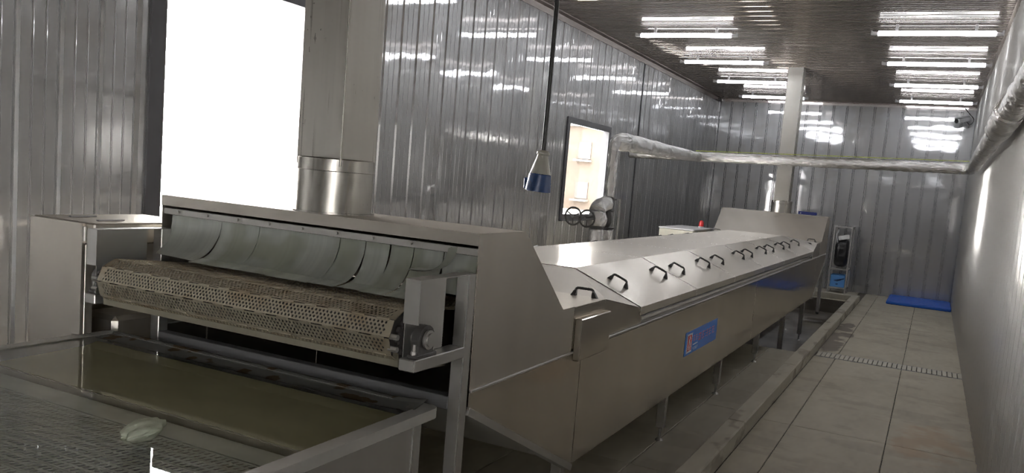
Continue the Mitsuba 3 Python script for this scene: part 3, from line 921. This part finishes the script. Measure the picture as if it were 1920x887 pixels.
st = [(-.004, .014), (0, .022), (.004, .0255), (.011, .0265), (.016, .0225), (.025, .0240), (.045, .0300), (.070, .0370), (.088, .0420)]
put('grip', sweep([top + ax * t for t, _ in st], [r for _, r in st], 20), 'white_plastic', pk, 30)
st = [(.088, .0415), (.091, .0445), (.105, .0460), (.145, .0500), (.156, .0505), (.158, .044), (.120, .041)]
put('socket_collar', join(sweep([top + ax * t for t, _ in st], [r for _, r in st], 20, False), box(-1.412 - .058, -1.412 - .044, 2.885, 2.915, 1.672, 1.715, .003)), 'navy_plastic', pk, 30)
put('pins', join(*[cyl(top + ax * .10 + np.array([.014 * math.cos(a), .014 * math.sin(a), 0]), top + ax * .148 + np.array([.014 * math.cos(a), .014 * math.sin(a), 0]), .004, 8) for a in (0, 2.1, 4.2)]), 'edge_steel', pk)

# ---------------------------------------------------------------- foil-wrapped pipes
rng = np.random.default_rng(21)


def foil_tube(path, r, n=24, wr=.13, seed=0, sag=0):
    P = np.asarray(path)
    m = len(P)
    a = np.arange(n) * 2 * np.pi / n
    L = np.r_[0, np.cumsum(np.linalg.norm(np.diff(P, axis=0), axis=1))]
    g = np.stack(np.meshgrid(L, a, indexing='ij'), -1)
    q = np.stack([g[..., 0] * 14, np.cos(g[..., 1]) * 2.2 + 5, np.sin(g[..., 1]) * 2.2 + 5], -1)
    R = r * (1 + wr * 2.6 * (meshkit.fbm(q, 3, seed) - .5) + wr * .7 * np.abs(meshkit.noise(q * 1.9, seed + 3) - .5))
    return sweep(P, R, n)


PY, PZ2 = 11.85, 2.275
k = thing('insulated_pipe', 'long foil-wrapped pipe crossing before the far wall and running along the right wall', 'pipe', None)
cross = smooth_path([(XL + .06, PY, 2.205), (-3.2, PY, 2.225), (XR - .130, PY, 2.300), (XR - .130, 9.0, 2.35), (XR - .130, 6.0, 2.40), (XR - .130, YN + .1, 2.52)], .02, .16)
put('wrapping', foil_tube(cross, np.interp(np.arange(len(cross)), [0, 200, len(cross) * .75, len(cross)], [.068, .068, .082, .085]).reshape(-1, 1), seed=2), 'foil', k, True)
put('ground_wire', sweep(smooth_path([(-3.25, PY - .01, 2.302), (-1.2, PY + .005, 2.355), (XR - .12, PY - .02, 2.392)], .15, .1) + np.array([0, 0, 0.006]), .0050, 6), 'wire_green', k, True)
put('wrapping', foil_tube(smooth_path([(XR - .130, 7.2, 2.385), (XR - .130, 6.0, 2.405)], .03, .1), .092, seed=9), 'foil', k, True)
k2 = thing('steam_riser', 'foil-wrapped riser pipe with two handwheel valves beside the small window', 'pipe', None)
RY = 8.36
rp_ = smooth_path([(-3.2, RY, 1.565), (-3.2, RY, 2.190), (-3.2, PY - .085, 2.215)], .02, .09)
put('wrapping', foil_tube(rp_, np.interp(rp_[:, 1], [RY + .02, RY + .25, PY], [.056, .098, .066]).reshape(-1, 1), seed=5, wr=.17), 'foil', k2, True)
put('flange', join(cyl((-3.2, RY, 1.545), (-3.2, RY, 1.562), .085, 20), cyl((-3.2, RY, 1.415), (-3.2, RY, 1.430), .062, 20), cyl((-3.2, RY, 1.235), (-3.2, RY, 1.250), .085, 20)), 'iron', k2, 30)
put('valve_body', sweep([(-3.2, RY, z) for z in (1.25, 1.30, 1.36, 1.415, 1.43, 1.47, 1.50, 1.545)], [.03, .05, .05, .03, .03, .040, .030, .030], 18), 'iron', k2, 30)
put('wrapping', foil_tube(smooth_path([(-3.2, RY, 0.9), (-3.2, RY, 1.232)], .03), .075, seed=6), 'foil', k2, True)
LY = 8.06
put('wrapping', foil_tube(smooth_path([(-3.2, LY, 0.9), (-3.2, LY, 1.24)], .03), .075, seed=7), 'foil', k2, True)
put('flange', cyl((-3.2, LY, 1.242), (-3.2, LY, 1.258), .082, 20), 'iron', k2, 30)
put('valve_wrap', foil_tube([(-3.2, LY, z) for z in np.linspace(1.258, 1.43, 12)], .078 + .025 * np.sin(np.linspace(0, 3.14, 12)).reshape(-1, 1), seed=8, wr=.16), 'foil', k2, True)
put('bend_wrap', foil_tube(smooth_path([(-3.2, LY - .03, 1.42), (-3.2, LY + .08, 1.50), (-3.2, LY + .24, 1.505)], .02, .05), .083, seed=12, wr=.15), 'foil', k2, True)
for yy, zz in ((7.42, 1.373), (7.78, 1.345)):
    hw = [(-3.2 + .072 * math.cos(a), yy, zz + .092 * math.sin(a)) for a in np.linspace(0, 2 * math.pi, 29)]
    hw = [(-3.2 + .085 * math.cos(a), yy + .0, zz + .085 * math.sin(a)) for a in np.linspace(0, 2 * math.pi, 29)]
    wheel = put('handwheel', join(sweep(hw, .0095, 8, False), cyl((-3.2, yy - .015, zz), (-3.2, yy + .02, zz), .018, 10),
                                  *[cyl((-3.2, yy, zz), (-3.2 + .083 * math.cos(a), yy, zz + .083 * math.sin(a)), .006, 6) for a in (.5, 2.6, 4.7)]), 'iron', k2, 30)
put('valve_stem', join(cyl((-3.2, 7.40, 1.373), (-3.2, 8.0, 1.373), .011, 10), cyl((-3.2, 7.72, 1.345), (-3.2, 8.0, 1.345), .016, 10)), 'iron', k2, 30)
put('support_bar', cyl((-3.2 + .10, RY + .06, .9), (-3.2 + .10, RY + .06, 1.56), .012, 10), 'bar_steel', k2, 30)

# ---------------------------------------------------------------- camera on the wall, far corner
ck = thing('security_camera', 'small white surveillance camera high in the far right corner', 'camera')
cm = np.array([0.245, 16.92, 3.43])
b = box(-.055, .055, -.16, .16, -.045, .045, .012)
Rr = trimesh.transformations.euler_matrix(math.radians(14), 0, math.radians(-38))
b.apply_transform(Rr)
b.apply_translation(cm)
put('body', b, 'cap_white', ck)
hd = box(-.065, .065, -.20, .15, .046, .054, .003)
hd.apply_transform(Rr)
hd.apply_translation(cm)
put('sun_shield', hd, 'cap_white', ck)
ln = cyl((0, -.162, 0), (0, -.175, 0), .036, 16)
ln.apply_transform(Rr)
ln.apply_translation(cm)
put('lens', ln, 'black_plastic', ck)
put('wall_arm', sweep(smooth_path([cm + [.04, .06, -.04], cm + [.12, .16, -.06], (0.36, YF - .01, 3.34)], .03, .04), .016, 8), 'cap_white', ck, True)
put('cable', sweep(smooth_path([cm + [.06, .13, 0], cm + [.13, .05, -.10], cm + [.20, .1, .02], (.31, 17.1, 3.60), (.27, 17.2, H - .03)], .03, .06), .007, 6), 'cable_black', ck, True)

jb = thing('sensor_post', 'small black sensor box on a short post in the far left ceiling corner', 'sensor')
put('box', box(XL + .03, XL + .12, 16.9, 17.0, 3.60, 3.66, .006), 'black_plastic', jb)
put('post', box(XL + .055, XL + .085, 16.93, 16.96, 3.40, 3.60, .003), 'cap_white', jb)

# ---------------------------------------------------------------- things at the far end
mt = put('floor_mat', join(box(-.60, .46, 15.95, YF - .03, .0, .055, .012), *[box(-.59, .45, 16.02 + q * .21, 16.17 + q * .21, .055, .060, .003) for q in range(6)]), 'mat_blue')
tag(mt, 'bright blue plastic mat lying on the floor against the far wall', 'mat')

sg = put('wall_sign', box(-2.50, -2.135, YF - .012, YF - .001, 1.425, 1.502, .002), 'plate_navy')
tag(sg, 'small dark blue sign strip on the far wall above the far hood', 'sign')
put('white_edge', box(-2.50, -2.135, YF - .014, YF - .003, 1.385, 1.424), 'cap_white', sg)
put('mark', box(-2.46, -2.44, YF - .0135, YF - .012, 1.45, 1.48), 'sign_white', sg)

cc = thing('control_cabinet', 'low beige control cabinet with pale lid behind the machine at the left wall', 'cabinet')
put('body', box(-3.66, -3.14, 11.75, 12.95, .08, 1.135, .006), 'beige_paint', cc)
put('lid', box(-3.67, -3.13, 11.74, 12.96, 1.136, 1.158, .004), 'cap_white', cc)
put('plinth', box(-3.62, -3.18, 11.80, 12.90, 0, .08), 'dark_steel', cc)
rb = thing('warning_beacon', 'small red warning beacon standing on the beige control cabinet', 'beacon')
put('base', cyl((-3.24, 12.55, 1.158), (-3.24, 12.55, 1.185), .045, 16), 'cap_white', rb, 30)
put('dome', sweep([(-3.24, 12.55, z) for z in (1.185, 1.20, 1.245, 1.27, 1.28)], [.038, .040, .038, .026, .006], 16), 'red_plastic', rb, 30)

rk = thing('steel_rack', 'narrow steel rack standing at the far wall beyond the end of the machine', 'rack')
for px in (-1.70, -1.385):
    for py in (16.52, 16.98):
        put('post', box(px, px + .035, py, py + .035, 0, 1.31, .003), 'bar_steel', rk)
for z in (.10, .46, 1.27):
    put('shelf', box(-1.70, -1.35, 16.52, 17.015, z, z + .03, .003), 'bar_steel', rk)
bg = trimesh.creation.icosphere(4, 1.0)
v = bg.vertices
v = np.sign(v) * np.abs(v) ** .55
v = v / np.abs(v).max() * (1 + .12 * (meshkit.fbm(v * 2.5, 3, 4) - .5))[:, None] * [.128, .17, .275]
k = put('black_bag', trimesh.Trimesh(v + [-1.525, 16.765, .79], bg.faces, process=False), 'bag_film', None, True)
tag(k, 'bulging black plastic bag on the middle shelf of the steel rack', 'bag')
ct = put('blue_carton', box(-1.655, -1.395, 16.56, 16.95, .131, .36, .003), 'carton_blue')
tag(ct, 'light blue printed carton on the lowest shelf of the steel rack', 'box')
pr = [Polygon([(-1.60, .25), (-1.52, .28), (-1.40, .315), (-1.41, .29), (-1.47, .262), (-1.53, .235)]), Polygon([(-1.56, .185), (-1.52, .20), (-1.50, .185), (-1.53, .172)])]
put('print', prism(unary_union(pr), 'y', 16.5585, 16.5600), 'carton_dark', ct)
pp = box(-.10, .10, -.002, .002, -.045, .045)
pp.apply_transform(trimesh.transformations.euler_matrix(math.radians(-25), math.radians(-14), 0))
pp.apply_translation((-1.497, 16.545, 1.09))
k = put('paper_sheet', pp, 'paper')
tag(k, 'white sheet of paper lying slanted over the black bag on the rack', 'paper')
hz = put('hose', sweep(smooth_path([(-1.615, 16.60, 1.252), (-1.60, 16.56, 1.20), (-1.645, 16.535, 1.13), (-1.62, 16.53, 1.05), (-1.60, 16.53, .98)], .02, .04), .014, 8), 'cap_white', None, True)
tag(hz, 'short pale hose hanging down inside the steel rack', 'hose')

# words for parts that look different from the rest of their thing
import re as _re
for k_ in list(scene):
    p_ = _re.sub(r'_\d{3}$', '', k_.split('__')[-1]) if '__' in k_ else ''
    w_ = {'handle': 'black bow handle', 'curtain_strip': 'grey-green plastic curtain strip', 'socket_collar': 'navy blue socket collar', 'grip': 'off-white grip',
          'cable': 'black cable', 'handwheel': 'black handwheel', 'ground_wire': 'thin yellow-green wire', 'pan': 'olive sloping pan', 'bearing': 'dark round bearing block',
          'dome': 'red dome'}.get(p_)
    if w_ and k_ not in labels:
        labels[k_] = {'label': w_}
